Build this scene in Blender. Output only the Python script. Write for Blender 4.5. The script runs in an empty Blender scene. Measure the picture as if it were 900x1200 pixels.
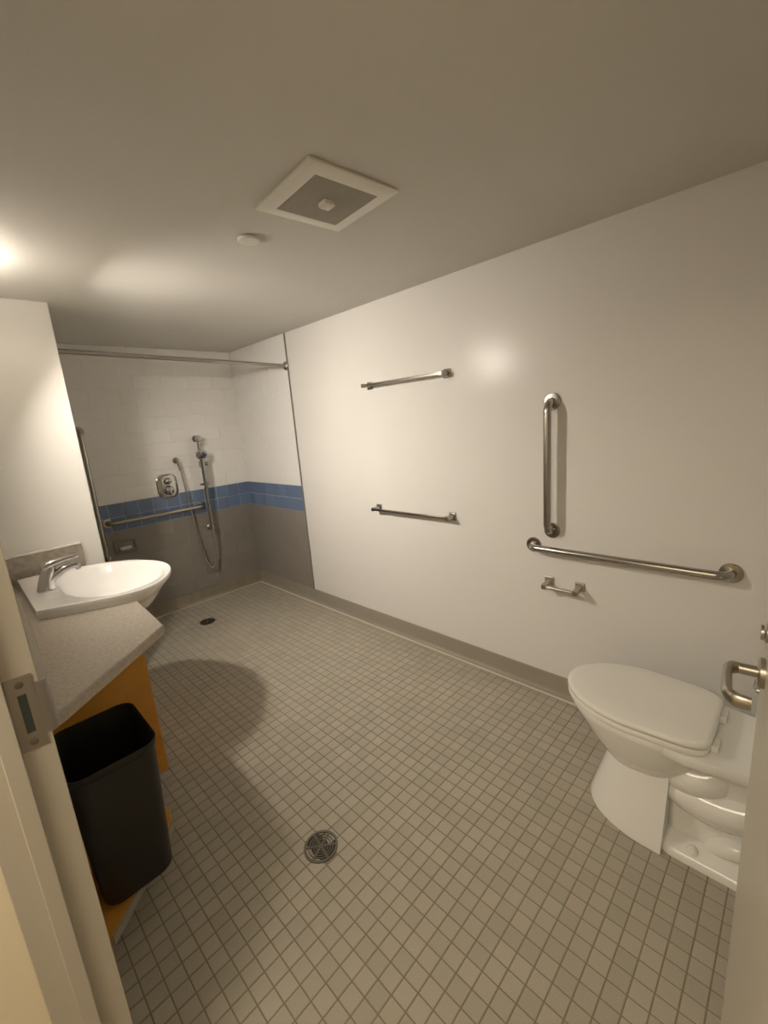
import bpy, bmesh, math, random
from mathutils import Vector, Matrix
C = bpy.context.scene.collection
sc = bpy.context.scene
PI = math.pi
sin, cos = math.sin, math.cos
random.seed(7)

# ------------------------------------------------------------------ camera, world, light, exposure
FPX = 503.97                                   # focal length in pixels of a 900x1200 frame
CAM_H = 1.4997
ROT = ((0.69504547, -0.71469254, -0.07827106),
       (0.20346637, 0.0911121, 0.97483333),
       (0.68957467, 0.69347902, -0.20874295))   # right, up, forward in room axes
cam = bpy.data.objects.new('camera', bpy.data.cameras.new('camera'))
C.objects.link(cam)
cam.data.sensor_fit = 'HORIZONTAL'
cam.data.sensor_width = 36.0
cam.data.lens = FPX / 900 * 36.0
cam.data.clip_start = 0.01
rm = Matrix((ROT[0], ROT[1], tuple(-v for v in ROT[2]))).transposed()
cam.matrix_world = Matrix.Translation((0, 0, CAM_H)) @ rm.to_4x4()
sc.camera = cam

sc.view_settings.view_transform = 'Standard'
sc.view_settings.look = 'None'
sc.view_settings.gamma = 1.0
sc.view_settings.use_curve_mapping = False
sc.view_settings.exposure = 0.99
SHADE_POWER = 300.0          # emission strength of the vanity lamp's glass
HALL_POWER = 12.0           # corridor ceiling light

w = bpy.data.worlds.new('world')
sc.world = w
w.use_nodes = True
w.node_tree.nodes['Background'].inputs[0].default_value = (1.0, 0.86, 0.68, 1)
w.node_tree.nodes['Background'].inputs[1].default_value = 0.05

hl = bpy.data.lights.new('corridor_light', 'AREA')
hl.shape = 'RECTANGLE'
hl.size, hl.size_y = 0.9, 0.9
hl.energy = HALL_POWER
hl.color = (1.0, 0.88, 0.69)
hlo = bpy.data.objects.new('corridor_light', hl)
hlo.location = (-0.85, 0.35, 2.19)
C.objects.link(hlo)

# ------------------------------------------------------------------ room numbers (metres)
W, H, L = 2.031, 2.213, 3.888       # right wall x, ceiling z, back wall y
XL = 0.035                          # left wall face
YJ = 2.967                          # tile joint on the right wall
YN = -0.18                          # near wall face behind the toilet
YP, XE, TP = 2.828, 0.533, 0.12     # shower partition
DY0, DY1 = -0.065, 0.86             # doorway
Z3, Z2, Z1 = 0.801, 0.911, 1.021    # blue band
ZB = 0.112                          # cove base height
PITCH = 0.0508
OX, OY = 0.6958, 0.8175

# ------------------------------------------------------------------ materials
def mat(name, col, rough=0.5, metal=0.0, noise=None, bump=None, var=0.0, spec=0.5, coat=0.0, rand=None):
    m = bpy.data.materials.new(name)
    m.use_nodes = True
    nt = m.node_tree
    b = nt.nodes['Principled BSDF']
    b.inputs['Roughness'].default_value = rough
    b.inputs['Metallic'].default_value = metal
    b.inputs['Specular IOR Level'].default_value = spec
    b.inputs['Coat Weight'].default_value = coat
    b.inputs['Coat Roughness'].default_value = 0.08
    tc = nt.nodes.new('ShaderNodeTexCoord')
    src = None
    rgb = nt.nodes.new('ShaderNodeRGB')
    rgb.outputs[0].default_value = (*col, 1)
    src = rgb.outputs[0]
    if noise:
        scale, col2, lo, hi = noise
        n = nt.nodes.new('ShaderNodeTexNoise')
        n.inputs['Scale'].default_value = scale
        n.inputs['Detail'].default_value = 6
        nt.links.new(tc.outputs['Object'], n.inputs['Vector'])
        r = nt.nodes.new('ShaderNodeMapRange')
        r.inputs['From Min'].default_value = lo
        r.inputs['From Max'].default_value = hi
        nt.links.new(n.outputs['Fac'], r.inputs['Value'])
        mx = nt.nodes.new('ShaderNodeMix')
        mx.data_type = 'RGBA'
        nt.links.new(r.outputs[0], mx.inputs['Factor'])
        nt.links.new(src, mx.inputs['A'])
        mx.inputs['B'].default_value = (*col2, 1)
        src = mx.outputs['Result']
    if rand:
        hsv = nt.nodes.new('ShaderNodeHueSaturation')
        mr = nt.nodes.new('ShaderNodeMapRange')
        mr.inputs['To Min'].default_value = 1 - var
        mr.inputs['To Max'].default_value = 1 + var
        if rand == 'object':
            oi = nt.nodes.new('ShaderNodeObjectInfo')
            nt.links.new(oi.outputs['Random'], mr.inputs['Value'])
        else:
            g = nt.nodes.new('ShaderNodeNewGeometry')
            nt.links.new(g.outputs['Random Per Island'], mr.inputs['Value'])
        nt.links.new(mr.outputs[0], hsv.inputs['Value'])
        nt.links.new(src, hsv.inputs['Color'])
        src = hsv.outputs[0]
    nt.links.new(src, b.inputs['Base Color'])
    if bump:
        scale, dist = bump
        n = nt.nodes.new('ShaderNodeTexNoise')
        n.inputs['Scale'].default_value = scale
        n.inputs['Detail'].default_value = 3
        nt.links.new(tc.outputs['Object'], n.inputs['Vector'])
        bp = nt.nodes.new('ShaderNodeBump')
        bp.inputs['Strength'].default_value = 0.5
        bp.inputs['Distance'].default_value = dist
        nt.links.new(n.outputs['Fac'], bp.inputs['Height'])
        nt.links.new(bp.outputs[0], b.inputs['Normal'])
    return m

M = {}
M['wall'] = mat('wall_paint', (0.775, 0.75, 0.705), 0.24, bump=(60, 0.0004), noise=(1.5, (0.755, 0.73, 0.685), .3, .7), spec=0.13)
M['ceiling'] = mat('ceiling_paint', (0.69, 0.665, 0.615), 0.75, bump=(90, 0.001))
M['frame'] = mat('frame_paint', (0.55, 0.51, 0.44), 0.38, bump=(40, 0.0008))
M['door'] = mat('door_paint', (0.62, 0.58, 0.50), 0.35, bump=(40, 0.0008))
M['hall'] = mat('corridor_paint', (0.86, 0.77, 0.60), 0.6)
M['base'] = mat('cove_base', (0.33, 0.295, 0.235), 0.5, noise=(6, (0.31, 0.275, 0.22), .3, .7))
M['tile'] = mat('floor_tile', (0.45, 0.408, 0.33), 0.42, noise=(300, (0.385, 0.348, 0.275), .35, .8), rand='object', var=0.07)
M['tiles'] = mat('floor_tile_many', (0.45, 0.408, 0.33), 0.42, noise=(300, (0.385, 0.348, 0.275), .35, .8), rand='island', var=0.07)
M['grout'] = mat('floor_grout', (0.25, 0.215, 0.15), 0.85, bump=(400, 0.0006))
M['wgrout'] = mat('wall_grout', (0.83, 0.80, 0.76), 0.8)
M['ggrout'] = mat('grey_grout', (0.27, 0.245, 0.21), 0.8)
M['bgrout'] = mat('blue_grout', (0.50, 0.52, 0.55), 0.8)
M['wtile'] = mat('white_wall_tile', (0.87, 0.845, 0.81), 0.28, rand='object', var=0.006)
M['gtile'] = mat('grey_wall_tile', (0.26, 0.235, 0.205), 0.4, rand='object', var=0.03)
M['btile'] = mat('blue_wall_tile', (0.155, 0.215, 0.335), 0.25, rand='object', var=0.10)
M['cove_tile'] = mat('cove_tile', (0.30, 0.255, 0.185), 0.45, rand='island', var=0.08)
M['trim'] = mat('grey_trim', (0.24, 0.22, 0.20), 0.4, metal=0.3)
M['steel'] = mat('brushed_steel', (0.42, 0.395, 0.355), 0.27, metal=1.0, bump=(200, 0.0003))
M['nickel'] = mat('satin_nickel', (0.52, 0.48, 0.42), 0.30, metal=1.0)
M['chrome'] = mat('chrome', (0.50, 0.49, 0.48), 0.08, metal=1.0)
M['rod'] = mat('satin_rod', (0.36, 0.34, 0.32), 0.32, metal=0.9)
M['porcelain'] = mat('white_porcelain', (0.88, 0.865, 0.82), 0.10, coat=0.4)
M['seat'] = mat('white_plastic_seat', (0.88, 0.855, 0.79), 0.25)
M['sink'] = mat('white_sink_china', (0.88, 0.86, 0.82), 0.10, coat=0.4)
M['laminate'] = mat('stone_laminate', (0.50, 0.445, 0.37), 0.45, noise=(75, (0.40, 0.35, 0.285), .38, .66), bump=(80, 0.0004))
M['splash'] = mat('splash_laminate', (0.36, 0.32, 0.27), 0.45, noise=(42, (0.29, 0.25, 0.20), .42, .62))
M['caulk'] = mat('white_caulk', (0.74, 0.70, 0.62), 0.5)
M['toe'] = mat('toe_catch_light', (0.70, 0.65, 0.53), 0.5)  # pale colour stands in for the catch light on the cove
M['wood'] = mat('orange_wood', (0.74, 0.36, 0.06), 0.42, noise=(14, (0.66, 0.31, 0.048), .35, .7))
M['edge'] = mat('pale_edge_band', (0.40, 0.37, 0.30), 0.5)
M['bin'] = mat('black_plastic', (0.020, 0.0175, 0.012), 0.5, bump=(120, 0.0005))
M['white'] = mat('white_plastic', (0.84, 0.81, 0.73), 0.4)
M['grille'] = mat('grey_grille', (0.40, 0.37, 0.31), 0.6)
M['dark'] = mat('dark_void', (0.02, 0.02, 0.018), 0.7)
M['slot'] = mat('strike_pocket', (0.055, 0.07, 0.062), 0.5)
M['plate'] = mat('strike_steel', (0.36, 0.34, 0.32), 0.34, metal=0.9)
M['drainmetal'] = mat('drain_metal', (0.20, 0.18, 0.145), 0.35, metal=0.85)
M['soap'] = mat('soap', (0.70, 0.72, 0.60), 0.5)
M['hose'] = mat('chrome_hose', (0.62, 0.60, 0.57), 0.2, metal=1.0)
M['halltile'] = mat('corridor_floor', (0.22, 0.18, 0.13), 0.6)

def lamp_mat(name, power):
    m = bpy.data.materials.new(name)
    m.use_nodes = True
    nt = m.node_tree
    b = nt.nodes['Principled BSDF']
    b.inputs['Base Color'].default_value = (0.9, 0.85, 0.75, 1)
    b.inputs['Emission Color'].default_value = (1.0, 0.92, 0.81, 1)
    b.inputs['Emission Strength'].default_value = power
    return m
M['lamp'] = lamp_mat('lamp_glass', SHADE_POWER)
M['ceiling_glow'] = lamp_mat('ceiling_glow_emitter', 75.0)      # added dim emitter that makes the ceiling glow

# ------------------------------------------------------------------ mesh helpers
class MB:
    def __init__(s):
        s.v, s.f = [], []
    def add(s, vs, fs):
        o = len(s.v)
        s.v += [tuple(p) for p in vs]
        s.f += [tuple(i + o for i in f) for f in fs]
        return s
    def box(s, x0, x1, y0, y1, z0, z1):
        vs = [(x, y, z) for z in (z0, z1) for y in (y0, y1) for x in (x0, x1)]
        return s.add(vs, [(0, 2, 3, 1), (4, 5, 7, 6), (0, 1, 5, 4), (2, 6, 7, 3), (0, 4, 6, 2), (1, 3, 7, 5)])
    def prism(s, pts, z0, z1):
        n = len(pts)
        vs = [(x, y, z0) for x, y in pts] + [(x, y, z1) for x, y in pts]
        fs = [tuple(range(n))[::-1], tuple(range(n, 2 * n))]
        fs += [(i, (i + 1) % n, n + (i + 1) % n, n + i) for i in range(n)]
        return s.add(vs, fs)
    def extrude(s, pts, axis, a0, a1):
        """pts are 2-D points in the two other axes (cyclic order), extruded along axis from a0 to a1."""
        def mk(p, a):
            return {0: (a, p[0], p[1]), 1: (p[0], a, p[1]), 2: (p[0], p[1], a)}[axis]
        n = len(pts)
        vs = [mk(p, a0) for p in pts] + [mk(p, a1) for p in pts]
        fs = [tuple(range(n))[::-1], tuple(range(n, 2 * n))]
        fs += [(i, (i + 1) % n, n + (i + 1) % n, n + i) for i in range(n)]
        return s.add(vs, fs)
    def loft(s, rings, cap0=True, cap1=True):
        n = len(rings[0])
        vs = [p for r in rings for p in r]
        fs = []
        for k in range(len(rings) - 1):
            for i in range(n):
                j = (i + 1) % n
                fs.append((k * n + i, k * n + j, (k + 1) * n + j, (k + 1) * n + i))
        if cap0: fs.append(tuple(range(n))[::-1])
        if cap1: fs.append(tuple(range((len(rings) - 1) * n, len(rings) * n)))
        return s.add(vs, fs)
    def tube(s, path, r, n=14, cap=True, flat=1.0, up=None):
        """swept tube; r a number or a list; flat squeezes the section along the first frame axis."""
        P = [Vector(p) for p in path]
        rs = r if isinstance(r, (list, tuple)) else [r] * len(P)
        rings = []
        t0 = (P[1] - P[0]).normalized()
        ref = Vector(up) if up else (Vector((0, 0, 1)) if abs(t0.z) < 0.9 else Vector((1, 0, 0)))
        a = t0.cross(ref).normalized()
        for i, p in enumerate(P):
            if i == 0: t = t0
            elif i == len(P) - 1: t = (P[-1] - P[-2]).normalized()
            else: t = ((P[i + 1] - p).normalized() + (p - P[i - 1]).normalized()).normalized()
            a = (a - t * a.dot(t)).normalized()
            b = t.cross(a)
            rings.append([p + (a * cos(2 * PI * k / n) * flat + b * sin(2 * PI * k / n)) * rs[i] for k in range(n)])
        return s.loft(rings, cap, cap)
    def lathe(s, centre, axis, prof, n=24):
        """prof = [(radius, distance along axis)], revolved about axis through centre."""
        c, ax = Vector(centre), Vector(axis).normalized()
        ref = Vector((0, 0, 1)) if abs(ax.z) < 0.9 else Vector((1, 0, 0))
        a = ax.cross(ref).normalized(); b = ax.cross(a)
        rings = [[c + ax * d + (a * cos(2 * PI * k / n) + b * sin(2 * PI * k / n)) * max(r, 1e-5) for k in range(n)] for r, d in prof]
        return s.loft(rings)

def obj(name, mb, m, parent=None, smooth=None, bevel=None, kind=None, label=None, sub=0):
    me = bpy.data.meshes.new(name)
    off = Vector((0, 0, 0))
    if parent is not None:
        p = parent
        while p is not None:
            off += p.location
            p = p.parent
    me.from_pydata([tuple(Vector(v) - off) for v in mb.v], [], mb.f)
    me.materials.append(M[m])
    bm = bmesh.new(); bm.from_mesh(me)
    bmesh.ops.recalc_face_normals(bm, faces=bm.faces)
    bm.to_mesh(me); bm.free()
    o = bpy.data.objects.new(name, me)
    C.objects.link(o)
    if parent is not None: o.parent = parent
    if bevel:
        b = o.modifiers.new('bevel', 'BEVEL'); b.width = bevel; b.segments = 3; b.limit_method = 'ANGLE'; b.angle_limit = 0.6
    if sub:
        q = o.modifiers.new('subsurf', 'SUBSURF'); q.levels = sub; q.render_levels = sub
    if smooth or bevel or sub:
        for p in me.polygons: p.use_smooth = True
        if smooth is not True and not sub:
            try: me.set_sharp_from_angle(angle=math.radians(smooth or 40))
            except Exception: pass
    if kind: o['kind'] = kind
    if label: o['label'] = label
    return o

def thing(name, label, cat, loc, group=None):
    o = bpy.data.objects.new(name, None)
    C.objects.link(o)
    o.location = loc
    o['label'] = label; o['category'] = cat
    o.empty_display_size = 0.05
    if group: o['group'] = group
    return o

def tag(o, label, cat, group=None):
    o['label'] = label; o['category'] = cat
    if group: o['group'] = group
    return o

def struct(name, mb, m, label=None, **k):
    o = obj(name, mb, m, kind='structure', **k)
    if label: o['label'] = label
    return o

def arc(c, u, v, r, a0, a1, n=8):
    c, u, v = Vector(c), Vector(u), Vector(v)
    return [c + (u * cos(a0 + (a1 - a0) * k / n) + v * sin(a0 + (a1 - a0) * k / n)) * r for k in range(n + 1)]

_tile_cache = {}
def tile_mesh(name, size, thick, ch, m):
    """a tile centred on its own origin lying in XY, face up, with a chamfered rim (10 quads at most)"""
    key = (name, round(size[0], 4), round(size[1], 4), thick, m)
    if key in _tile_cache: return _tile_cache[key]
    a, b = size[0] / 2, size[1] / 2
    vs = [(sx * a, sy * b, 0) for sx, sy in ((-1, -1), (1, -1), (1, 1), (-1, 1))]
    vs += [(sx * a, sy * b, thick - ch) for sx, sy in ((-1, -1), (1, -1), (1, 1), (-1, 1))]
    vs += [(sx * (a - ch), sy * (b - ch), thick) for sx, sy in ((-1, -1), (1, -1), (1, 1), (-1, 1))]
    fs = [(8, 9, 10, 11)]
    for k in (0, 4):
        fs += [(k + i, k + (i + 1) % 4, k + 4 + (i + 1) % 4, k + 4 + i) for i in range(4)]
    me = bpy.data.meshes.new(name)
    me.from_pydata(vs, [], fs)
    me.materials.append(M[m])
    _tile_cache[key] = me
    return me

# ------------------------------------------------------------------ room shell
floor = struct('floor', MB().box(-0.10, W + 0.1, YN - 0.1, L + 0.1, -0.10, -0.0015), 'grout', 'bathroom floor of small square beige mosaic tiles with dark joints')
struct('ceiling', MB().box(-0.10, W + 0.1, YN - 0.1, L + 0.1, H, H + 0.1), 'ceiling', 'plain matt painted ceiling')
wall_right = struct('wall_right', MB().box(W, W + 0.1, YN - 0.1, L + 0.1, -0.1, H + 0.1), 'wall', 'long off-white painted wall carrying the bars, tiled at its shower end')
wall_back = struct('wall_back', MB().box(-0.05, W, L, L + 0.1, -0.1, H + 0.1), 'wall', 'shower wall of white tiles over a blue band and grey tiles')
struct('wall_near', MB().box(XL, W, YN - 0.1, YN, -0.1, H + 0.1), 'wall', 'painted wall behind the toilet')
wl = MB().box(XL - 0.10, XL - 0.002, DY1 + 0.03, L, -0.1, H + 0.1)
wl.box(XL - 0.10, XL - 0.002, YN - 0.1, DY0 - 0.03, -0.1, H + 0.1)
wl.box(XL - 0.10, XL - 0.002, DY0 - 0.03, DY1 + 0.03, 2.10, H + 0.1)
struct('wall_left', wl, 'wall', 'painted wall with the doorway and the vanity')
struct('wall_shower', MB().box(XL - 0.002, XE, YP, YP + TP, -0.1, H + 0.05), 'wall', 'white partition wall between the vanity and the shower', bevel=0.004)

# corridor outside the door
struct('wall_corridor', MB().box(-1.9, -0.070, DY1 + 0.055, DY1 + 0.155, -0.1, 2.3), 'hall', 'warm beige corridor wall beside the door frame')
struct('wall_corridor_far', MB().box(-2.0, -1.9, -1.6, DY1 + 0.155, -0.1, 2.3), 'hall')
struct('wall_corridor_end', MB().box(-2.0, -0.07, -1.7, -1.6, -0.1, 2.3), 'hall')
struct('wall_corridor_near', MB().box(-0.07, -0.065, -1.7, DY0 - 0.05, -0.1, 2.3), 'hall')
struct('ceiling_corridor', MB().box(-2.0, -0.065, -1.7, DY1 + 0.155, 2.2, 2.3), 'ceiling')
struct('floor_corridor', MB().box(-2.0, -0.10, -1.7, DY1 + 0.155, -0.1, -0.002), 'halltile')

# ---- floor mosaic
YN0, YN1 = YN, L - 0.045
def project(x, y, z):
    d = Vector((x, y, z - CAM_H))
    r, u, f = (sum(ROT[k][i] * d[i] for i in range(3)) for k in range(3))
    if f <= 0.02: return None
    return 450 + FPX * r / f, 600 - FPX * u / f, f
GAP = 0.0036
full, cut = [], []
drains = [((0.674, 1.141), 0.058), ((1.244, 3.397), 0.058)]
x_lo, x_hi = XL, W - 0.045
i0, i1 = math.floor((x_lo - OX) / PITCH), math.ceil((x_hi - OX) / PITCH)
j0, j1 = math.floor((YN0 - OY) / PITCH), math.ceil((YN1 - OY) / PITCH)
for i in range(i0, i1):
    for j in range(j0, j1):
        xa, xb = max(OX + i * PITCH + GAP / 2, x_lo), min(OX + (i + 1) * PITCH - GAP / 2, x_hi)
        ya, yb = max(OY + j * PITCH + GAP / 2, YN0), min(OY + (j + 1) * PITCH - GAP / 2, YN1)
        if xb - xa < 0.006 or yb - ya < 0.006: continue
        cx, cy = (xa + xb) / 2, (ya + yb) / 2
        if any(math.hypot(cx - c[0], cy - c[1]) < r - 0.012 for c, r in drains): continue
        p = project(cx, cy, 0)
        seen = p and -10 < p[0] < 910 and -10 < p[1] < 1210
        seen = seen and cx > 0.06 * cy and cy > 0.03 * cx
        if seen and cy > 1.3 and cx < 0.40 : seen = False                       # under the vanity
        if seen and (cx - 1.605) ** 2 / 0.036 + max(0, cy - 0.3) ** 2 / 0.04 < 1: seen = False   # under the toilet
        is_full = abs(xb - xa - (PITCH - GAP)) < 1e-6 and abs(yb - ya - (PITCH - GAP)) < 1e-6
        (full if (seen and is_full) else cut).append((p[2] if p else 99, xa, xb, ya, yb))
full.sort()
single, rest = full[:300], full[300:] + cut
tm = tile_mesh('tile', (PITCH - GAP, PITCH - GAP), 0.0035, 0.0009, 'tile')
for d, xa, xb, ya, yb in single:
    o = bpy.data.objects.new('tile', tm)
    C.objects.link(o)
    o.parent = floor
    o.location = ((xa + xb) / 2, (ya + yb) / 2, -0.0035 + random.uniform(-0.0002, 0.0002))
mb = MB()
for d, xa, xb, ya, yb in rest:
    z = random.uniform(-0.0002, 0.0002)
    vs = [(xa, ya, -0.0025), (xb, ya, -0.0025), (xb, yb, -0.0025), (xa, yb, -0.0025)]
    vs += [(xa, ya, z - 0.0009), (xb, ya, z - 0.0009), (xb, yb, z - 0.0009), (xa, yb, z - 0.0009)]
    e = 0.0009
    vs += [(xa + e, ya + e, z), (xb - e, ya + e, z), (xb - e, yb - e, z), (xa + e, yb - e, z)]
    fs = [(8, 9, 10, 11)] + [(k + q, k + (q + 1) % 4, k + 4 + (q + 1) % 4, k + 4 + q) for k in (0, 4) for q in range(4)]
    mb.add(vs, fs)
obj('mosaic_tiles', mb, 'tiles', floor, kind='stuff')

# ---- shower wall tiles (each its own object on the wall behind it)
def wall_tiles(parent, side):
    """side 'back': face at y=L, runs along x; 'right': face at x=W, runs along y"""
    a0, a1 = (XL + 0.002, W - 0.008) if side == 'back' else (YJ + 0.010, L - 0.008)
    th = 0.007
    def put(name, m, u0, u1, z0, z1):
        if u1 - u0 < 0.012 or z1 - z0 < 0.012: return
        me = tile_mesh(name, (u1 - u0, z1 - z0), th, 0.0012, m)
        o = bpy.data.objects.new(name, me)
        C.objects.link(o)
        o.parent = parent
        uc, zc = (u0 + u1) / 2, (z0 + z1) / 2
        if side == 'back':
            o.location = (uc, L - 0.001, zc); o.rotation_euler = (PI / 2, 0, 0)
        else:
            o.location = (W - 0.001, uc, zc); o.rotation_euler = (PI / 2, 0, -PI / 2)
    def field(name, m, z0, z1, tw, thh, g, anchor, bond):
        row = 0
        z = z0
        while z < z1 - 0.01:
            zt = min(z + thh, z1)
            off = (tw / 2 if (row % 2 and bond) else 0)
            k0 = math.floor((a0 - anchor - off) / tw)
            u = anchor + off + k0 * tw
            while u < a1:
                put(name, m, max(u + g / 2, a0), min(u + tw - g / 2, a1), z + g / 2, zt - g / 2)
                u += tw
            z = zt; row += 1
    anchor = W if side == 'back' else L
    field('tile', 'wtile', Z1, H - 0.001, 0.2150, 0.1085, 0.0018, anchor, True)
    field('blue_tile', 'btile', Z3, Z1, 0.110, 0.110, 0.0034, anchor, False)
    field('grey_tile', 'gtile', ZB, Z3, 0.2150, 0.1150, 0.0020, anchor, True)
    # grout beds behind the three fields
    for nm, m, z0, z1 in (('white_grout', 'wgrout', Z1, H - 0.001), ('pale_grout', 'bgrout', Z3, Z1), ('grey_grout', 'ggrout', ZB, Z3)):
        b = MB()
        if side == 'back': b.box(a0, W - 0.002, L - 0.0055, L + 0.001, z0, z1)
        else: b.box(W - 0.0055, W + 0.001, a0, L - 0.0056, z0, z1)
        obj(nm, b, m, parent)
wall_tiles(wall_back, 'back')
wall_tiles(wall_right, 'right')
struct('trim_1', MB().box(W - 0.010, W + 0.002, YJ, YJ + 0.009, ZB - 0.002, H - 0.0005), 'trim', 'thin grey edge strip where the tile meets the paint')

# ---- cove bases: thin upright sheet that curves out to a toe
def cove_profile(h, t, toe):
    p = [(0, h), (-t, h - 0.003)]
    r = toe - t
    p += [(-t - r * (1 - cos(a)), 0.003 + r * (1 - sin(a))) for a in [k * PI / 2 / 6 for k in range(7)]]
    return p + [(-toe, 0.0005), (0, 0.0005)]
bp = cove_profile(ZB, 0.006, 0.026)
struct('baseboard_right', MB().extrude([(W + a, z) for a, z in bp], 1, YN, L), 'base', 'grey-brown cove base along the painted wall', smooth=30)
BB = struct('baseboard_back', MB().box(XL, W - 0.004, L - 0.004, L, 0.0005, ZB), 'base', 'tiled cove base under the shower wall')
mb = MB()
x = W - 0.027
while x > XL + 0.06:
    mb.extrude([(L + a, z) for a, z in bp], 0, x - PITCH + 0.003, x)
    x -= PITCH
obj('cove_tiles', mb, 'cove_tile', BB, kind='stuff', smooth=30)
# pale toe line: the cove's catch light, painted as a pale strip
struct('trim_2', MB().box(W - 0.043, W - 0.0255, YN, L - 0.043, 0.0002, 0.003), 'toe', 'catch light painted as a pale strip at the toe of the cove base by the painted wall')
struct('trim_3', MB().box(XL + 0.3, W - 0.0255, L - 0.043, L - 0.0255, 0.0002, 0.003), 'toe', 'catch light painted as a pale strip at the toe of the shower cove base')

# ------------------------------------------------------------------ door frame, strike plate, door leaf with lever
fr = MB()
FX0, FX1 = -0.068, 0.036            # frame from corridor side to room side
def jamb(sgn, yb):
    """steel double-rabbet jamb; yb is the rabbet face"""
    pts = [(FX1, yb), (-0.007, yb), (-0.007, yb - sgn * 0.016), (-0.031, yb - sgn * 0.016), (-0.031, yb), (FX0, yb),
           (FX0, yb + sgn * 0.052), (FX0 + 0.012, yb + sgn * 0.052), (FX0 + 0.012, yb + sgn * 0.028), (FX1 - 0.012, yb + sgn * 0.028), (FX1 - 0.012, yb + sgn * 0.052), (FX1, yb + sgn * 0.052)]
    return pts
fr.prism(jamb(1, DY1), 0.0, 2.125)
frame_far = struct('trim_4', fr, 'frame', 'painted steel door jamb with the strike plate', bevel=0.0015)
struct('trim_5', MB().prism(jamb(-1, DY0), 0.0, 2.125), 'frame', 'painted steel door jamb on the hinge side', bevel=0.0015)
struct('trim_6', MB().box(FX0 + 0.0005, FX1 - 0.0005, DY0, DY1, 2.075, 2.125), 'frame', 'painted steel door head', bevel=0.0015)

SZ = 1.085                          # strike centre height
pl = MB()
hx, yb = 0.0, DY1
def plate(x0, x1, z0, z1): pl.box(x0, x1, DY1 - 0.0022, DY1 + 0.001, z0, z1)
plate(-0.0055, 0.006, SZ - 0.064, SZ + 0.064)
plate(0.0172, 0.029, SZ - 0.064, SZ + 0.064)
plate(0.006, 0.0172, SZ + 0.034, SZ + 0.064)
plate(0.006, 0.0172, SZ - 0.064, SZ - 0.034)
strike = obj('strike_plate', pl, 'plate', frame_far, label='satin steel strike plate with a curved lip')
lip = [(0.0285, 0.0), (0.036, 0.0), (0.042, 0.0012), (0.046, 0.004), (0.048, 0.009)]
lip2 = [(0.0462, 0.0096), (0.0440, 0.0052), (0.0408, 0.0030), (0.036, 0.0022), (0.0285, 0.0022)]
obj('lip', MB().prism([(a, DY1 - 0.0022 + b) for a, b in lip] + [(a, DY1 - 0.0022 + b) for a, b in lip2], SZ - 0.046, SZ + 0.046), 'plate', strike, smooth=50)
obj('bolt_pocket', MB().box(0.006, 0.0172, DY1 - 0.0006, DY1 + 0.0005, SZ - 0.034, SZ + 0.034), 'slot', strike)
for dz in (-0.051, 0.051):
    s_ = obj('screw', MB().lathe((0.0115, DY1 - 0.0020, SZ + dz), (0, -1, 0), [(0.0058, 0), (0.0058, 0.0008), (0.0035, 0.0015), (0.0, 0.0016)], 14), 'drainmetal', strike, smooth=30)

HX, HY = 0.036, -0.062
DANG = math.atan2(0.0262 * 0.955 + 0.062, 0.955 - 0.036)       # leaf opened nearly square to the wall
du, dn = Vector((cos(DANG), sin(DANG), 0)), Vector((-sin(DANG), cos(DANG), 0))
DW = math.hypot(0.955 - HX, 0.0262 * 0.955 - HY)
def dp(u, n, z): return Vector((HX, HY, 0)) + du * u + dn * n + Vector((0, 0, z))
mb = MB()
q = [(0.004, 0), (DW, 0), (DW, -0.044), (0.004, -0.044)]
mb.prism([dp(u, n, 0)[:2] for u, n in q], 0.012, 2.07)
door = struct('door_1', mb, 'door', 'painted flush door leaf standing open into the room', bevel=0.002)
lu, lz = DW - 0.062, 1.031
lever = MB()
lever.lathe(dp(lu, 0, lz), dn, [(0.026, 0), (0.026, 0.007), (0.024, 0.0095), (0.0, 0.0095)], 28)
lv = obj('lever_handle', lever, 'nickel', door, smooth=35, label='satin nickel return lever on a round rose')
path = [dp(lu, 0.008, lz), dp(lu, 0.034, lz)]
obj('neck', MB().tube(path, 0.0095, 18), 'nickel', lv, smooth=40)
path = [dp(lu, 0.030, lz), dp(lu, 0.036, lz)]
path += arc(dp(lu - 0.014, 0.038, lz), dn, du, 0.014, PI / 2, 0, 6)[0:0]
path = [dp(lu, 0.032, lz), dp(lu - 0.001, 0.038, lz), dp(lu - 0.005, 0.045, lz), dp(lu - 0.014, 0.049, lz), dp(lu - 0.05, 0.0495, lz),
        dp(lu - 0.082, 0.049, lz), dp(lu - 0.097, 0.046, lz), dp(lu - 0.105, 0.038, lz), dp(lu - 0.107, 0.028, lz), dp(lu - 0.107, 0.019, lz)]
obj('grip', MB().tube(path, [0.0095, 0.0110, 0.0120, 0.0120, 0.0120, 0.0125, 0.0125, 0.0125, 0.0120, 0.0110], 18, flat=0.62, up=(0, 0, 1)), 'nickel', lv, smooth=40)
obj('lock_cylinder', MB().lathe(dp(lu, 0, 1.105), dn, [(0.0165, 0), (0.0165, 0.004), (0.0125, 0.007), (0.0125, 0.011), (0.0, 0.0115)], 24), 'nickel', door, smooth=35)
obj('latch_plate', MB().prism([dp(u, n, 0)[:2] for u, n in [(DW + 0.001, -0.008), (DW + 0.001, -0.036), (DW - 0.002, -0.036), (DW - 0.002, -0.008)]], 0.975, 1.09), 'plate', door)

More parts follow.
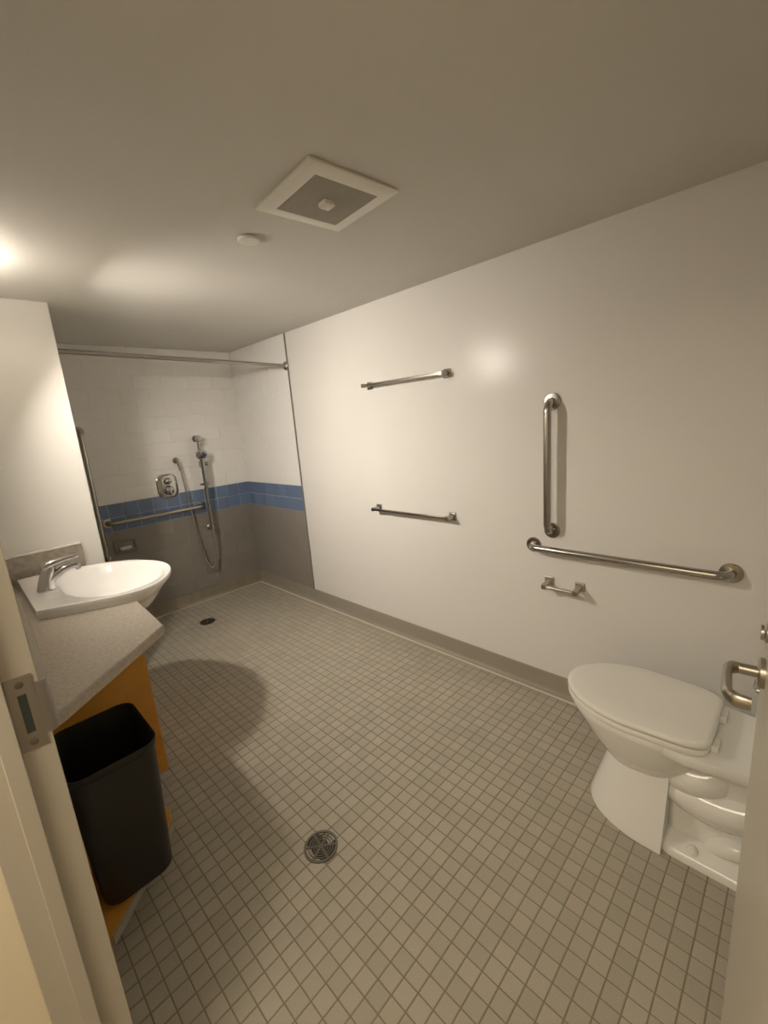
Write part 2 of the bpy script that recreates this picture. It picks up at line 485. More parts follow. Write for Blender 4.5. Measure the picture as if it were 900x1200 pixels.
# ------------------------------------------------------------------ vanity: countertop, cabinet, sink, faucet
ct = thing('countertop', 'speckled grey-beige countertop with a slanted front corner under the sink', 'counter', (0.25, 2.2, 0.78))
top = [(XL, 1.315), (0.09, 1.352), (0.449, 1.663), (0.466, 2.10), (0.36, 2.14), (0.30, 2.22), (0.27, 2.42), (0.30, 2.62), (0.36, 2.70), (0.466, 2.74), (0.466, 2.826), (XL, 2.826)]
obj('worktop', MB().prism(top, 0.782, 0.82), 'laminate', ct, bevel=0.004)
obj('side_splash', MB().box(XL + 0.001, 0.435, 2.806, 2.8275, 0.8202, 0.968), 'splash', ct, bevel=0.003)
obj('caulk_line', MB().box(XL + 0.001, 0.437, 2.802, 2.8276, 0.9682, 0.977), 'caulk', ct, bevel=0.003)
obj('back_ledge', MB().prism([(XL, 1.335), (0.066, 1.345), (0.092, 1.62), (0.112, 2.19), (0.124, 2.8055), (XL, 2.8055)], 0.8202, 0.832), 'edge', ct, bevel=0.003)

cab = thing('vanity_cabinet', 'orange wood vanity base with an open shelf under the counter', 'cabinet', (0.2, 1.9, 0.0))
obj('end_panel', MB().box(XL, 0.412, 1.86, 1.88, 0.10, 0.7815), 'wood', cab, bevel=0.0015)
obj('front_panel', MB().extrude([(1.8802, 0.10), (2.826, 0.10), (2.826, 0.63), (2.10, 0.63), (2.02, 0.7815), (1.8802, 0.7815)], 0, 0.394, 0.412), 'wood', cab, bevel=0.0015)
sh = [(XL, 1.30), (0.062, 1.318), (0.27, 1.512), (0.318, 1.575), (0.334, 1.63), (0.33, 1.66), (0.335, 1.8595), (XL, 1.8595)]
obj('bottom_shelf', MB().prism(sh, 0.082, 0.10), 'wood', cab, bevel=0.001)
def inset(pts, d): return [(x - d if x > 0.05 else x, y + (d if y < 1.6 else 0)) for x, y in pts]
obj('plinth', MB().prism([(XL, 1.345), (0.245, 1.54), (0.30, 1.62), (0.30, 1.858), (XL, 1.858)], 0.0, 0.082), 'base', cab)
eb = [(0.064, 1.311), (0.276, 1.509), (0.325, 1.573)]
ed = [(0.0625, 1.3182), (0.2705, 1.5125), (0.3185, 1.5755)]
obj('edge_band', MB().prism(eb + ed[::-1], 0.070, 0.0995), 'edge', cab)

# sink: plan outline of the rim (back edge at the wall, bowl pointing into the room)
SB = 0.136
rim = [(SB, 2.150), (0.20, 2.120), (0.30, 2.077), (0.38, 2.040), (0.45, 2.020), (0.52, 2.028), (0.58, 2.062), (0.635, 2.125), (0.675, 2.200), (0.700, 2.285),
       (0.702, 2.370), (0.685, 2.450), (0.650, 2.530), (0.600, 2.605), (0.540, 2.660), (0.460, 2.705), (0.38, 2.740), (0.29, 2.765), (0.21, 2.775), (SB, 2.775)]
def smooth_closed(pts, keep, n=4):
    out = []
    N = len(pts)
    for i in range(N):
        p0, p1, p2, p3 = (Vector(pts[(i + k) % N]) for k in (-1, 0, 1, 2))
        if i in keep: p0 = p1
        if (i + 1) % N in keep: p3 = p2
        if i in keep and (i + 1) % N in keep:
            out += [p1 + (p2 - p1) * t / n for t in range(n)]
            continue
        for t in range(n):
            u = t / n
            out.append(0.5 * ((2 * p1) + (p2 - p0) * u + (2 * p0 - 5 * p1 + 4 * p2 - p3) * u * u + (3 * p1 - p0 - 3 * p2 + p3) * u ** 3))
    return out
ro = smooth_closed(rim, {0, len(rim) - 1})
n = len(ro)
bc = Vector((0.447, 2.375))         # basin centre
def basin_ring(k, a, b, z, cx=None, cy=None):
    c = Vector((cx or bc.x, cy or bc.y))
    # same angular order as the rim
    return [Vector((*(c + Vector((a * cos(t) * (1.0 if cos(t) > 0 else 0.84), b * sin(t)))), z)) for t in k]
ang = [math.atan2(p.y - bc.y, p.x - bc.x) for p in ro]
ZR, ZC = 0.862, 0.8205
def rimring(f, z, c=bc): return [Vector((*(c + (p - c) * f), z)) for p in ro]
def under(f, z, cx, cy):            # outer shell below the deck, only the overhanging bowl goes deep
    c = Vector((cx, cy))
    return [Vector((*(c + (p - c) * f), z)) for p in ro]
rings = []
uc = Vector((0.47, 2.39))
def bowlring(a, b, z, mixf=0.0):
    out = []
    for p, t in zip(ro, ang):
        e = uc + Vector((a * cos(t), b * sin(t)))
        out.append(Vector((*(e * (1 - mixf) + p * mixf), z)))
    return out
rings.append(bowlring(0.055, 0.07, 0.655))
rings.append(bowlring(0.105, 0.13, 0.668))
rings.append(bowlring(0.150, 0.19, 0.705))
rings.append(bowlring(0.180, 0.245, 0.752))
rings.append(bowlring(0.195, 0.275, 0.778))
def skirt(z, tip):                  # upright along the counter, tapering in under the overhanging bowl
    out = []
    for p in ro:
        k = 0.995 - tip * min(1.0, max(0.0, (p.x - 0.42) / 0.2))
        out.append(Vector((bc.x + (p.x - bc.x) * k, bc.y + (p.y - bc.y) * k, z)))
    return out
rings.append(skirt(ZC, 0.075))
rings.append(skirt(0.835, 0.030))
rings.append(rimring(1.0, 0.846))
rings.append(rimring(1.0, ZR - 0.004))
rings.append(rimring(0.992, ZR))
rings.append(basin_ring(ang, 0.240, 0.312, ZR - 0.001))
rings.append(basin_ring(ang, 0.232, 0.302, ZR - 0.009))
rings.append(basin_ring(ang, 0.218, 0.282, ZR - 0.034))
rings.append(basin_ring(ang, 0.185, 0.235, ZR - 0.078))
rings.append(basin_ring(ang, 0.120, 0.150, ZR - 0.114))
rings.append(basin_ring(ang, 0.045, 0.050, ZR - 0.130))
rings.append(basin_ring(ang, 0.020, 0.020, ZR - 0.133))
sink = thing('sink', 'white ceramic sink whose oval bowl overhangs the counter', 'sink', (0.40, 2.4, 0.82))
obj('basin', MB().loft(rings), 'sink', sink, smooth=50)
obj('drain_ring', MB().lathe((bc.x, bc.y, ZR - 0.134), (0, 0, 1), [(0.024, 0), (0.024, 0.003), (0.018, 0.004), (0.016, 0.002), (0.0, 0.002)], 20), 'chrome', sink, smooth=30)

FX, FY = 0.212, 2.43
fa = thing('faucet', 'chrome single-lever faucet on the back of the sink', 'faucet', (FX, FY, ZR))
obj('body', MB().loft([[Vector((FX + ox + r * cos(t), FY + r * 0.95 * sin(t), ZR + z)) for t in [2 * PI * k / 24 for k in range(24)]]
    for r, z, ox in [(0.036, -0.001, 0), (0.037, 0.006, 0), (0.034, 0.022, 0.002), (0.031, 0.050, 0.009), (0.029, 0.078, 0.018), (0.027, 0.096, 0.024), (0.022, 0.106, 0.027), (0.011, 0.110, 0.028)]]), 'chrome', fa, smooth=50)
sp = [(FX + 0.010, FY, ZR + 0.040), (FX + 0.040, FY, ZR + 0.060), (FX + 0.075, FY, ZR + 0.078), (FX + 0.105, FY, ZR + 0.086), (FX + 0.128, FY, ZR + 0.084), (FX + 0.136, FY, ZR + 0.074)]
obj('spout', MB().tube(sp, [0.025, 0.022, 0.018, 0.0155, 0.0145, 0.013], 18, flat=1.15), 'chrome', fa, smooth=50)
obj('aerator', MB().lathe((FX + 0.130, FY, ZR + 0.078), (0.25, 0, -1), [(0.0105, 0), (0.0105, 0.016), (0.008, 0.017), (0, 0.017)], 18), 'chrome', fa, smooth=40)
hd = [(FX + 0.004, FY, ZR + 0.104), (FX + 0.040, FY, ZR + 0.117), (FX + 0.080, FY, ZR + 0.122), (FX + 0.122, FY, ZR + 0.126), (FX + 0.143, FY, ZR + 0.127)]
obj('lever', MB().tube(hd, [0.020, 0.019, 0.014, 0.012, 0.008], 16, flat=1.25), 'chrome', fa, smooth=50)

# ------------------------------------------------------------------ waste bin
def rrect(cx, cy, hx, hy, r, z, n=6):
    out = []
    for sx, sy, a in ((1, 1, 0), (-1, 1, PI / 2), (-1, -1, PI), (1, -1, 3 * PI / 2)):
        for k in range(n + 1):
            t = a + PI / 2 * k / n
            out.append(Vector((cx + sx * (hx - r) + r * cos(t), cy + sy * (hy - r) + r * sin(t), z)))
    return out
BX, BY = 0.172, 1.515
BZ0, BZ1 = 0.1005, 0.590
rb = [rrect(BX, BY, 0.095, 0.118, 0.045, BZ0), rrect(BX, BY, 0.100, 0.125, 0.045, BZ0 + 0.01), rrect(BX, BY, 0.117, 0.150, 0.05, BZ1 - 0.03),
      rrect(BX, BY, 0.119, 0.152, 0.05, BZ1 - 0.028), rrect(BX, BY, 0.123, 0.156, 0.05, BZ1 - 0.004), rrect(BX, BY, 0.122, 0.155, 0.05, BZ1),
      rrect(BX, BY, 0.119, 0.152, 0.049, BZ1 - 0.002), rrect(BX, BY, 0.116, 0.149, 0.049, BZ1 - 0.02), rrect(BX, BY, 0.094, 0.117, 0.042, BZ0 + 0.012)]
tag(obj('waste_bin', MB().loft(rb), 'bin', smooth=40), 'black plastic waste bin standing on the shelf under the counter', 'bin')

# ------------------------------------------------------------------ toilet
TX = 1.605
to = thing('toilet', 'white floor-mounted toilet with an elongated bowl and closed lid', 'toilet', (TX, 0.2, 0))
def egg(cy, af, ab, wd, z, n=40, pf=2.0, pb=2.6, tx=TX):
    out = []
    for k in range(n):
        t = 2 * PI * k / n
        c, s = cos(t), sin(t)              # c along x, s along y
        p = pf if s > 0 else pb
        x = wd * math.copysign(abs(c) ** (2 / p), c)
        y = (af if s > 0 else ab) * math.copysign(abs(s) ** (2 / p), s)
        out.append(Vector((tx + x, cy + y, z)))
    return out
bw = [egg(0.33, 0.080, 0.08, 0.07, 0.16), egg(0.33, 0.120, 0.13, 0.105, 0.19), egg(0.33, 0.163, 0.16, 0.140, 0.24), egg(0.335, 0.204, 0.185, 0.164, 0.295),
      egg(0.34, 0.238, 0.195, 0.174, 0.345), egg(0.345, 0.254, 0.205, 0.184, 0.375), egg(0.345, 0.258, 0.205, 0.187, 0.395), egg(0.345, 0.254, 0.203, 0.183, 0.402)]
bowl = obj('bowl', MB().loft(bw), 'porcelain', to, smooth=50)
def deckring(f, z):
    half = [(0.30, 0.165), (0.24, 0.178), (0.19, 0.184), (0.14, 0.176), (0.10, 0.168), (0.03, 0.158), (-0.13, 0.156), (-0.155, 0.14)]
    pts = [(TX - w_ * f, y) for y, w_ in half] + [(TX + w_ * f, y) for y, w_ in half[::-1]]
    return [Vector((x, y, z)) for x, y in pts]
dk = [deckring(0.90, 0.352), deckring(0.97, 0.362), deckring(1.0, 0.374), deckring(1.0, 0.395), deckring(0.985, 0.4015)]
obj('rear_deck', MB().loft(dk), 'porcelain', to, smooth=40)
# pedestal: skirted front with a square rear edge, narrow core behind, foot flange
def ped(wd, yf, z):
    yb_ = 0.235
    out = []
    for k in range(25):
        t = PI * k / 24
        c, s = cos(t), sin(t)
        out.append(Vector((TX + wd * math.copysign(abs(c) ** 0.85, c), yb_ + 0.02 + (yf - yb_ - 0.02) * s ** 0.9, z)))
    out += [Vector((TX - wd, yb_, z)), Vector((TX + wd, yb_, z))]
    return out
pd = [ped(0.198, 0.512, 0.0), ped(0.197, 0.510, 0.012), ped(0.185, 0.498, 0.05), ped(0.165, 0.478, 0.12), ped(0.150, 0.462, 0.18), ped(0.140, 0.452, 0.22), ped(0.132, 0.445, 0.27), ped(0.128, 0.44, 0.31)]
obj('pedestal', MB().loft(pd), 'porcelain', to, smooth=35)
obj('core', MB().loft([rrect(TX, 0.06, 0.102, 0.185, 0.04, z) for z in (0.02, 0.10, 0.22, 0.36)]), 'porcelain', to, smooth=50)
ft = [rrect(TX, 0.055, 0.178, 0.20, 0.05, 0.0), rrect(TX, 0.055, 0.178, 0.20, 0.05, 0.020), rrect(TX, 0.055, 0.170, 0.192, 0.045, 0.030), rrect(TX, 0.055, 0.13, 0.17, 0.04, 0.045)]
obj('foot', MB().loft(ft), 'porcelain', to, smooth=50)
def bez(pts, n=40):
    out = []
    for k in range(n + 1):
        q = [Vector(p) for p in pts]
        t = k / n
        while len(q) > 1: q = [q[i] * (1 - t) + q[i + 1] * t for i in range(len(q) - 1)]
        out.append(q[0])
    return out
def bulge(pts, r0, r1, r2, n=16):
    P = bez(pts, n)
    return MB().tube(P, [r0 * (1 - t) ** 2 + 2 * r1 * t * (1 - t) + r2 * t * t for t in [k / n for k in range(n + 1)]], 20)
for s in (-1, 1):
    obj('trap_bulge', bulge([(TX + s * 0.055, 0.29, 0.290), (TX + s * 0.085, 0.20, 0.235), (TX + s * 0.085, 0.12, 0.245), (TX + s * 0.030, 0.085, 0.340)], 0.05, 0.082, 0.04), 'porcelain', to, smooth=80)
    obj('trap_bulge', bulge([(TX + s * 0.040, 0.30, 0.240), (TX + s * 0.098, 0.21, 0.170), (TX + s * 0.094, 0.06, 0.170), (TX + s * 0.050, -0.08, 0.245)], 0.04, 0.080, 0.05), 'porcelain', to, smooth=80)
    obj('trap_bulge', bulge([(TX + s * 0.095, 0.12, 0.030), (TX + s * 0.112, 0.09, 0.075), (TX + s * 0.112, 0.03, 0.105), (TX + s * 0.095, -0.02, 0.060)], 0.022, 0.042, 0.022), 'porcelain', to, smooth=80)
    obj('bolt_cap', MB().lathe((TX + s * 0.150, 0.155, 0.028), (0, 0, 1), [(0.017, 0), (0.017, 0.010), (0.013, 0.020), (0.006, 0.025), (0.0, 0.026)], 18), 'porcelain', to, smooth=60)
# seat ring and lid
def lidring(sc_, z, cy=0.355, b=0.222):
    out = egg(cy, 0.257 * sc_, b * sc_, 0.190 * sc_, z, 64, 2.05, 9.0)
    for p in out:                       # the seat narrows a little towards its square back
        t = max(0.0, (cy - p.y) / b)
        p.x = TX + (p.x - TX) * (1 - 0.13 * t * t)
    return out
obj('seat', MB().loft([lidring(0.985, 0.4035), lidring(0.995, 0.407), lidring(0.995, 0.420), lidring(0.98, 0.4245)]), 'seat', to, smooth=50)
ld = [lidring(0.985, 0.4285), lidring(1.0, 0.431), lidring(1.003, 0.439), lidring(0.992, 0.4445), lidring(0.93, 0.4475), lidring(0.6, 0.4505), lidring(0.25, 0.4515)]
obj('lid', MB().loft(ld), 'seat', to, smooth=60)
for s in (-1, 1):
    obj('hinge', MB().box(TX + s * 0.085 - 0.028, TX + s * 0.085 + 0.028, 0.116, 0.150, 0.4018, 0.425), 'seat', to, bevel=0.004)
obj('tank', MB().loft([rrect(TX, -0.072, 0.195, 0.085, 0.025, 0.402), rrect(TX, -0.072, 0.205, 0.092, 0.025, 0.43), rrect(TX, -0.072, 0.218, 0.098, 0.025, 0.735)]), 'porcelain', to, smooth=40)
obj('tank_lid', MB().loft([rrect(TX, -0.072, 0.222, 0.100, 0.025, 0.7355), rrect(TX, -0.072, 0.226, 0.102, 0.025, 0.745), rrect(TX, -0.072, 0.224, 0.100, 0.025, 0.768), rrect(TX, -0.072, 0.215, 0.092, 0.02, 0.773)]), 'porcelain', to, smooth=40)
obj('flush_lever', MB().tube([(TX - 0.17, 0.022, 0.69), (TX - 0.17, 0.04, 0.69), (TX - 0.15, 0.046, 0.688), (TX - 0.10, 0.046, 0.682)], 0.007, 12), 'chrome', to, smooth=50)

# ------------------------------------------------------------------ bars on the painted wall
def grab_bar(label, p0, p1, nrm, stand=0.058, r=0.0175, fl=0.039):
    """a tube whose two ends bend back to round flanges at p0 and p1 on a wall with normal nrm"""
    p0, p1, nv = Vector(p0), Vector(p1), Vector(nrm)
    ax = (p1 - p0).normalized()
    t = thing('grab_bar', label, 'grab bar', tuple((p0 + p1) / 2))
    R = stand - 0.012
    path = [p0 + nv * 0.004]
    path += [p0 + nv * (stand - R) + nv * R * sin(a) + ax * R * (1 - cos(a)) for a in [PI / 2 * k / 7 for k in range(8)]]
    path += [p1 + nv * (stand - R) + nv * R * sin(a) - ax * R * (1 - cos(a)) for a in [PI / 2 * k / 7 for k in range(7, -1, -1)]]
    path += [p1 + nv * 0.004]
    obj('tube', MB().tube(path, r, 20), 'steel', t, smooth=60)
    for p in (p0, p1):
        obj('flange', MB().lathe(p + nv * 0.0005, nv, [(fl, 0), (fl, 0.005), (fl - 0.003, 0.0085), (r + 0.004, 0.010), (r + 0.001, 0.010)], 32), 'steel', t, smooth=40)
    return t
grab_bar('upright stainless grab bar on the painted wall above the toilet', (W, 0.874, 1.522), (W, 0.874, 0.902), (-1, 0, 0))
grab_bar('long level stainless grab bar on the painted wall beside the toilet', (W, 0.968, 0.815), (W, 0.172, 0.818), (-1, 0, 0))
LS = L - 0.008
grab_bar('upright grab bar at the left end of the tiled shower wall', (0.738, LS, 1.590), (0.738, LS, 0.60), (0, -1, 0))
grab_bar('level grab bar along the foot of the blue tile band in the shower', (0.800, LS, 0.875), (1.545, LS, 0.875), (0, -1, 0))

def towel_bar(name, label, cat, y0, y1, z, stand, r, sq, tail, roller=False):
    t = thing(name, label, cat, (W, (y0 + y1) / 2, z))
    bx = W - stand
    if roller:
        obj('roller', MB().tube([(bx, y0 + 0.004, z - 0.012), (bx, (y0 + y1) / 2, z - 0.012), (bx, (y0 + y1) / 2, z - 0.012), (bx, y1 - 0.004, z - 0.012)][0:2] + [(bx, y1 - 0.004, z - 0.012)], r, 14), 'nickel', t, smooth=40)
    else:
        obj('bar', MB().box(bx - r, bx + r, y0 - tail, y1 + tail, z - r, z + r), 'steel', t, bevel=0.002)
    for y in (y0, y1):
        p = MB()
        zz = z - (0.012 if roller else 0)
        k = 0.011
        p.loft([[Vector((W - d, y + a * h, zc + b * h)) for a, b in ((-1, -1), (1, -1), (1, 1), (-1, 1))] for d, h, zc in ((0.004, k * 1.25, z), (stand * 0.55, k, (z + zz) / 2), (stand + r + 0.002, k * 1.1, zz))])
        po = obj('post', p, 'nickel' if roller else 'steel', t, bevel=0.002)
        obj('back_plate', MB().loft([[Vector((W - d, y + a * h, z + b * h)) for a, b in ((-1, -1), (1, -1), (1, 1), (-1, 1))] for d, h in ((0.0005, sq), (0.006, sq), (0.009, sq * 0.8))]), 'nickel' if roller else 'steel', po, bevel=0.002)
    return t
towel_bar('towel_bar', 'upper of the two square towel bars on the painted wall', 'towel bar', 1.462, 2.076, 1.722, 0.062, 0.0075, 0.024, 0.014)
towel_bar('towel_bar', 'lower of the two square towel bars on the painted wall', 'towel bar', 1.468, 2.080, 0.913, 0.062, 0.0075, 0.024, 0.014)
towel_bar('toilet_paper_holder', 'small empty toilet paper holder below the level grab bar', 'paper holder', 0.735, 0.887, 0.634, 0.062, 0.0085, 0.023, 0.0, roller=True)

# ------------------------------------------------------------------ shower fittings
rd = thing('shower_rod', 'straight metal curtain rod across the shower opening', 'curtain rod', (1.3, 2.992, 1.99))
ry = 2.992
def rz(x): return 1.973 + (W - x) * 0.0235
obj('tube', MB().tube([(XL + 0.001, ry, rz(XL)), (1.0, ry, rz(1.0)), (W - 0.008, ry, rz(W))], 0.0135, 18), 'rod', rd, smooth=50)
obj('flange', MB().lathe((W - 0.0075, ry, rz(W)), (-1, 0, 0), [(0.034, 0), (0.034, 0.006), (0.026, 0.014), (0.017, 0.020), (0.014, 0.020)], 24), 'rod', rd, smooth=40)
obj('flange', MB().lathe((XL + 0.0005, ry, rz(XL)), (1, 0, 0), [(0.034, 0), (0.034, 0.006), (0.026, 0.014), (0.017, 0.020), (0.014, 0.020)], 24), 'rod', rd, smooth=40)

va = thing('shower_valve', 'chrome shower valve plate with two round knobs', 'valve', (1.29, LS, 1.095))
vc = (1.288, 1.094)
vp = [[Vector((vc[0] + p.x, LS - d, vc[1] + p.y)) for p in rrect(0, 0, 0.085 - e, 0.102 - e, 0.06, 0, 6)] for d, e in ((0.0, 0), (0.006, 0), (0.013, 0.008), (0.016, 0.022))]
obj('face_plate', MB().loft(vp), 'chrome', va, smooth=40)
for dz, rr in ((0.045, 0.030), (-0.035, 0.041)):
    k = obj('knob', MB().lathe((vc[0] + 0.002, LS - 0.0155, vc[1] + dz), (0, -1, 0), [(rr, 0), (rr, 0.012), (rr * 0.86, 0.030), (rr * 0.55, 0.042), (0, 0.044)], 24), 'chrome', va, smooth=50)
    obj('pointer', MB().box(vc[0] - 0.002, vc[0] + 0.006, LS - 0.064, LS - 0.045, vc[1] + dz - rr * 1.05, vc[1] + dz - rr * 0.2), 'chrome', k, bevel=0.003)

ss = thing('hand_shower_set', 'chrome hand shower on a slide bar with a looping hose', 'shower', (1.59, LS, 1.05))
sx, sy = 1.588, L - 0.062
obj('slide_bar', MB().tube([(sx, sy, 0.655), (sx, sy, 1.06), (sx, sy, 1.478)], 0.0135, 16), 'chrome', ss, smooth=50)
for z in (1.468, 0.668):
    mbk = MB().lathe((sx, LS - 0.0005, z), (0, -1, 0), [(0.026, 0), (0.028, 0.006), (0.018, 0.014), (0.016, 0.05), (0.026, 0.056), (0.028, 0.072), (0.018, 0.086), (0, 0.088)], 20)
    obj('bracket', mbk, 'chrome', ss, smooth=45)
sl = obj('slider', MB().lathe((sx, sy, 1.245), (0, 0, 1), [(0.020, -0.03), (0.024, -0.022), (0.024, 0.022), (0.020, 0.03)], 18), 'chrome', ss, smooth=40)
obj('knob', MB().lathe((sx + 0.022, sy, 1.245), (1, 0, 0), [(0.012, 0), (0.018, 0.01), (0.018, 0.03), (0, 0.032)], 16), 'chrome', sl, smooth=40)
hs = MB().tube([(sx - 0.012, sy - 0.045, 1.03), (sx - 0.014, sy - 0.050, 1.12), (sx - 0.016, sy - 0.055, 1.22), (sx - 0.018, sy - 0.062, 1.30)], [0.016, 0.0175, 0.018, 0.020], 16)
hs.lathe((sx - 0.018, sy - 0.060, 1.335), (0.05, -0.86, -0.5), [(0.018, -0.030), (0.040, -0.018), (0.048, 0.004), (0.047, 0.016), (0.040, 0.021), (0, 0.022)], 24)
obj('hand_shower', hs, 'chrome', ss, smooth=45)
obj('shower_cradle', MB().tube([(sx, sy, 1.245), (sx - 0.008, sy - 0.03, 1.240), (sx - 0.015, sy - 0.056, 1.238)], [0.016, 0.018, 0.020], 14), 'chrome', ss, smooth=45)
hb = MB().box(sx - 0.045, sx + 0.030, sy - 0.016, sy + 0.014, 1.060, 1.078)
obj('bar_clip', hb, 'chrome', ss, bevel=0.005)
ox_, oz_ = 1.392, 1.300
ou = MB().lathe((ox_, LS - 0.0005, oz_), (0, -1, 0), [(0.027, 0), (0.027, 0.006), (0.015, 0.012), (0.015, 0.035), (0.017, 0.045), (0, 0.050)], 20)
ou.tube([(ox_, LS - 0.036, oz_), (ox_ + 0.004, LS - 0.040, oz_ - 0.025), (ox_ + 0.014, LS - 0.040, oz_ - 0.085)], [0.014, 0.0135, 0.012], 14)
obj('hose_outlet', ou, 'chrome', ss, smooth=45)
hp = [(ox_ + 0.013, LS - 0.042, oz_ - 0.07)]
hp += bez([(ox_ + 0.016, LS - 0.042, oz_ - 0.09), (1.425, LS - 0.05, 0.95), (1.440, LS - 0.06, 0.60), (1.455, LS - 0.06, -0.05), (1.62, LS - 0.075, 0.12), (1.575, LS - 0.09, 0.62), (sx - 0.012, sy - 0.044, 1.02)], 48)
hp += [Vector((sx - 0.012, sy - 0.045, 1.035))]
obj('hose', MB().tube(hp, 0.0085, 10), 'hose', ss, smooth=60)

sd = thing('soap_dish', 'grey recessed ceramic soap dish in the lower shower wall', 'soap dish', (0.888, LS, 0.672))
dx0, dx1, dz0, dz1 = 0.805, 0.972, 0.612, 0.730
def frame_ring(d, e, r): return [Vector(((dx0 + dx1) / 2 + p.x, LS - d, (dz0 + dz1) / 2 + p.y)) for p in rrect(0, 0, (dx1 - dx0) / 2 - e, (dz1 - dz0) / 2 - e, r, 0, 5)]
obj('surround', MB().loft([frame_ring(0.0, 0, 0.02), frame_ring(0.010, 0, 0.02), frame_ring(0.016, 0.008, 0.016), frame_ring(0.012, 0.020, 0.012), frame_ring(0.002, 0.026, 0.010)]), 'gtile', sd, smooth=40)
obj('tray', MB().box(dx0 + 0.028, dx1 - 0.028, LS - 0.045, LS - 0.003, dz0 + 0.026, dz0 + 0.036), 'gtile', sd, bevel=0.004)
tag(obj('soap_bar', MB().loft([[Vector((0.885 + p.x, LS - 0.024 + p.y, z)) for p in rrect(0, 0, 0.042 * s, 0.018 * s, 0.014 * s, 0)] for z, s in ((dz0 + 0.0365, 0.9), (dz0 + 0.043, 1), (dz0 + 0.052, 1), (dz0 + 0.057, 0.85))]), 'soap', smooth=50), 'pale bar of soap in the recessed soap dish', 'soap')

# ------------------------------------------------------------------ floor drains
def drain(label, cx, cy, R, rot):
    t = thing('floor_drain', label, 'drain', (cx, cy, 0))
    def ringpts(r0, r1, z0, z1, a0=0, a1=2 * PI, n=32):
        m = MB()
        rs = []
        closed = abs(a1 - a0 - 2 * PI) < 1e-6
        cnt = n if closed else n + 1
        for k in range(cnt):
            a = a0 + (a1 - a0) * k / n
            rs.append([(cx + r * cos(a), cy + r * sin(a), z) for r, z in ((r0, z0), (r1, z0), (r1, z1), (r0, z1))])
        if closed: rs.append(rs[0])
        return m.loft(rs, not closed, not closed)
    obj('sump', MB().lathe((cx, cy, -0.0008), (0, 0, 1), [(R * 0.99, 0), (R * 0.99, 0.0008), (0, 0.0008)], 32), 'dark', t)
    obj('rim', ringpts(R * 0.86, R, -0.001, 0.004), 'drainmetal', t, smooth=40)
    for k in range(6):
        a = rot + k * PI / 3
        d, e = Vector((cos(a), sin(a))), Vector((-sin(a), cos(a))) * R * 0.055
        c = Vector((cx, cy))
        pts = [c + d * R * 0.08 - e, c + d * R * 0.88 - e, c + d * R * 0.88 + e, c + d * R * 0.08 + e]
        obj('spoke', MB().prism([tuple(p) for p in pts], 0.0005, 0.0038), 'drainmetal', t)
    for r in (0.72, 0.57, 0.42, 0.27):
        obj('grate_ring', ringpts(R * (r - 0.03), R * (r + 0.03), 0.0005, 0.0033), 'drainmetal', t, smooth=40)
    obj('hub', MB().lathe((cx, cy, 0.0003), (0, 0, 1), [(R * 0.16, 0), (R * 0.16, 0.003), (R * 0.08, 0.004), (0, 0.0035)], 16), 'drainmetal', t, smooth=40)
drain('round metal floor drain with a spoked grate in mid floor', 0.674, 1.141, 0.062, 0.35)
drain('small dark round floor drain inside the shower', 1.244, 3.397, 0.060, 0.1)

# ------------------------------------------------------------------ ceiling fan and cover plate
vent = [(0.839, 1.015), (1.163, 0.997), (1.201, 1.338), (0.885, 1.351)]
vcx, vcy = 1.033, 1.188
fn = thing('exhaust_fan', 'square white ceiling exhaust fan cover with a grey grille', 'fan', (vcx, vcy, H))
va_ = math.radians(-4.5)
def sq(h, z, r=0.012):
    out = []
    for p in rrect(0, 0, h, h, r, z, 3):
        out.append(Vector((vcx + p.x * cos(va_) - p.y * sin(va_), vcy + p.x * sin(va_) + p.y * cos(va_), z)))
    return out
hv, hi = 0.168, 0.118
obj('cover', MB().loft([sq(hv - 0.003, H - 0.0002, 0.004), sq(hv, H - 0.005, 0.004), sq(hv, H - 0.0085, 0.004), sq(hv - 0.003, H - 0.0105, 0.004), sq(hi + 0.002, H - 0.0150, 0.003), sq(hi, H - 0.0145, 0.003), sq(hi, H - 0.009, 0.003)]), 'white', fn, smooth=35)
gr = MB()
N = 15
for k in range(-N, N + 1):
    o_ = k * hi / N * 0.985
    for ax in (0, 1):
        a0_ = (-hi, o_ - 0.0022) if ax == 0 else (o_ - 0.0022, -hi)
        a1_ = (hi, o_ + 0.0022) if ax == 0 else (o_ + 0.0022, hi)
        pts = [(a0_[0], a0_[1]), (a1_[0], a0_[1]), (a1_[0], a1_[1]), (a0_[0], a1_[1])]
        pts = [(vcx + x * cos(va_) - y * sin(va_), vcy + x * sin(va_) + y * cos(va_)) for x, y in pts]
        gr.prism(pts, H - 0.0142 - ax * 0.0003, H - 0.0115)
obj('grille', gr, 'grille', fn)
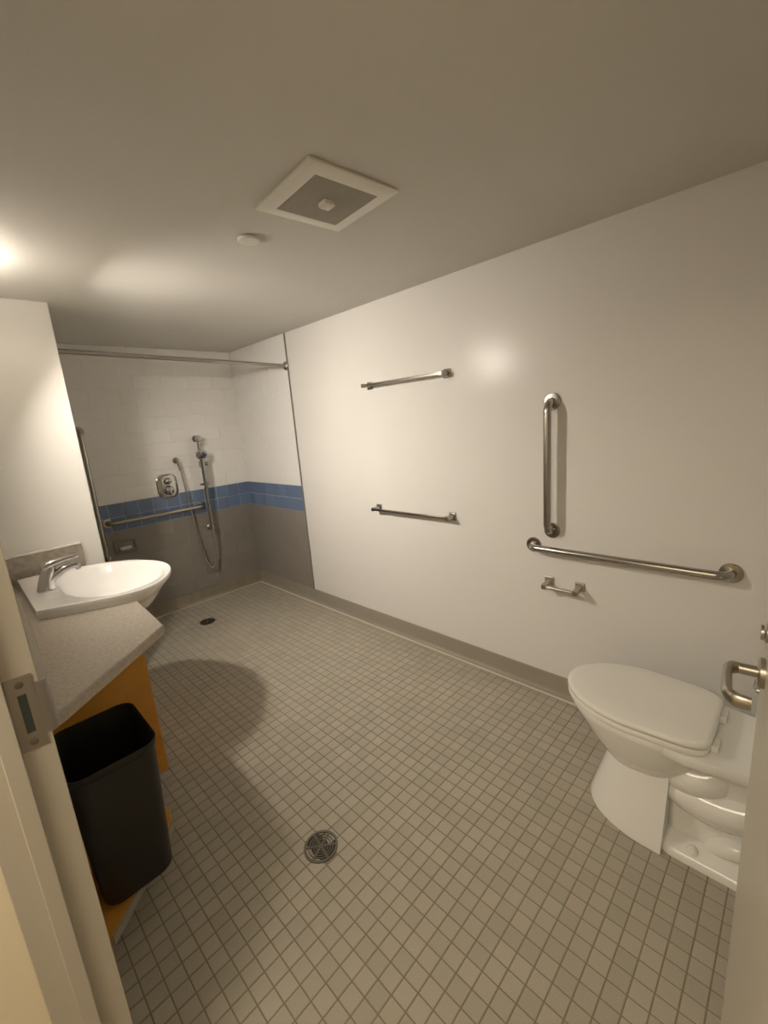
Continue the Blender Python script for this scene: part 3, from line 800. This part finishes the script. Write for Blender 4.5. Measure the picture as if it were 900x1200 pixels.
obj('centre_cap', MB().loft([sq(0.021, H - 0.012, 0.004), sq(0.020, H - 0.026, 0.004), sq(0.016, H - 0.029, 0.004)]), 'white', fn, smooth=35)
tag(obj('cover_plate', MB().lathe((0.981, 1.597, H - 0.0002), (0, 0, -1), [(0.036, 0), (0.041, 0.002), (0.041, 0.009), (0.038, 0.012), (0, 0.013)], 32), 'white', smooth=40), 'small round white cover plate on the ceiling near the fan', 'cover plate')

# ------------------------------------------------------------------ vanity lamp on the left wall, just outside the picture; hood and top slot added to shape its light
LX, LY, LZ = 0.150, 2.25, 1.985
vl = thing('vanity_light', 'wall lamp with a glowing square glass above the sink and an added light-cutting hood', 'lamp', (XL, LY, LZ))
TILT = math.radians(27)
lf, lu_ = Vector((cos(TILT), 0, -sin(TILT))), Vector((sin(TILT), 0, cos(TILT)))
def lsq(d, hy, hz): return [Vector((LX, LY + a * hy, LZ)) + lf * d + lu_ * (b * hz) for a, b in ((-1, -1), (1, -1), (1, 1), (-1, 1))]
def hood(hy, hz): return [Vector((LX, LY + a * hy, LZ)) + lf * (0.086 if b > 0 else 0.062) + lu_ * (b * hz) for a, b in ((-1, -1), (1, -1), (1, 1), (-1, 1))]  # invented hood, shaped to keep light off ceiling and partition
obj('back_plate', MB().box(XL - 0.001, XL + 0.012, LY - 0.11, LY + 0.11, LZ - 0.09, LZ + 0.09), 'nickel', vl, bevel=0.003)
obj('arm', MB().tube([(XL + 0.010, LY, LZ), (LX - 0.075, LY, LZ + 0.035)], 0.016, 14), 'nickel', vl, smooth=40)
obj('housing', MB().loft([lsq(-0.09, 0.03, 0.03), lsq(-0.08, 0.085, 0.075), hood(0.085, 0.075), hood(0.081, 0.071), lsq(-0.012, 0.078, 0.068)]), 'trim', vl, smooth=30)
obj('glass', MB().loft([lsq(-0.0115, 0.0775, 0.0675), lsq(-0.003, 0.0775, 0.0675), lsq(0.002, 0.068, 0.058)]), 'lamp', vl)
obj('added_uplight', MB().box(0.070, 0.130, LY - 0.055, LY + 0.055, LZ + 0.105, LZ + 0.115), 'ceiling_glow', vl)  # added glowing slab that brightens the ceiling, not a known lamp part
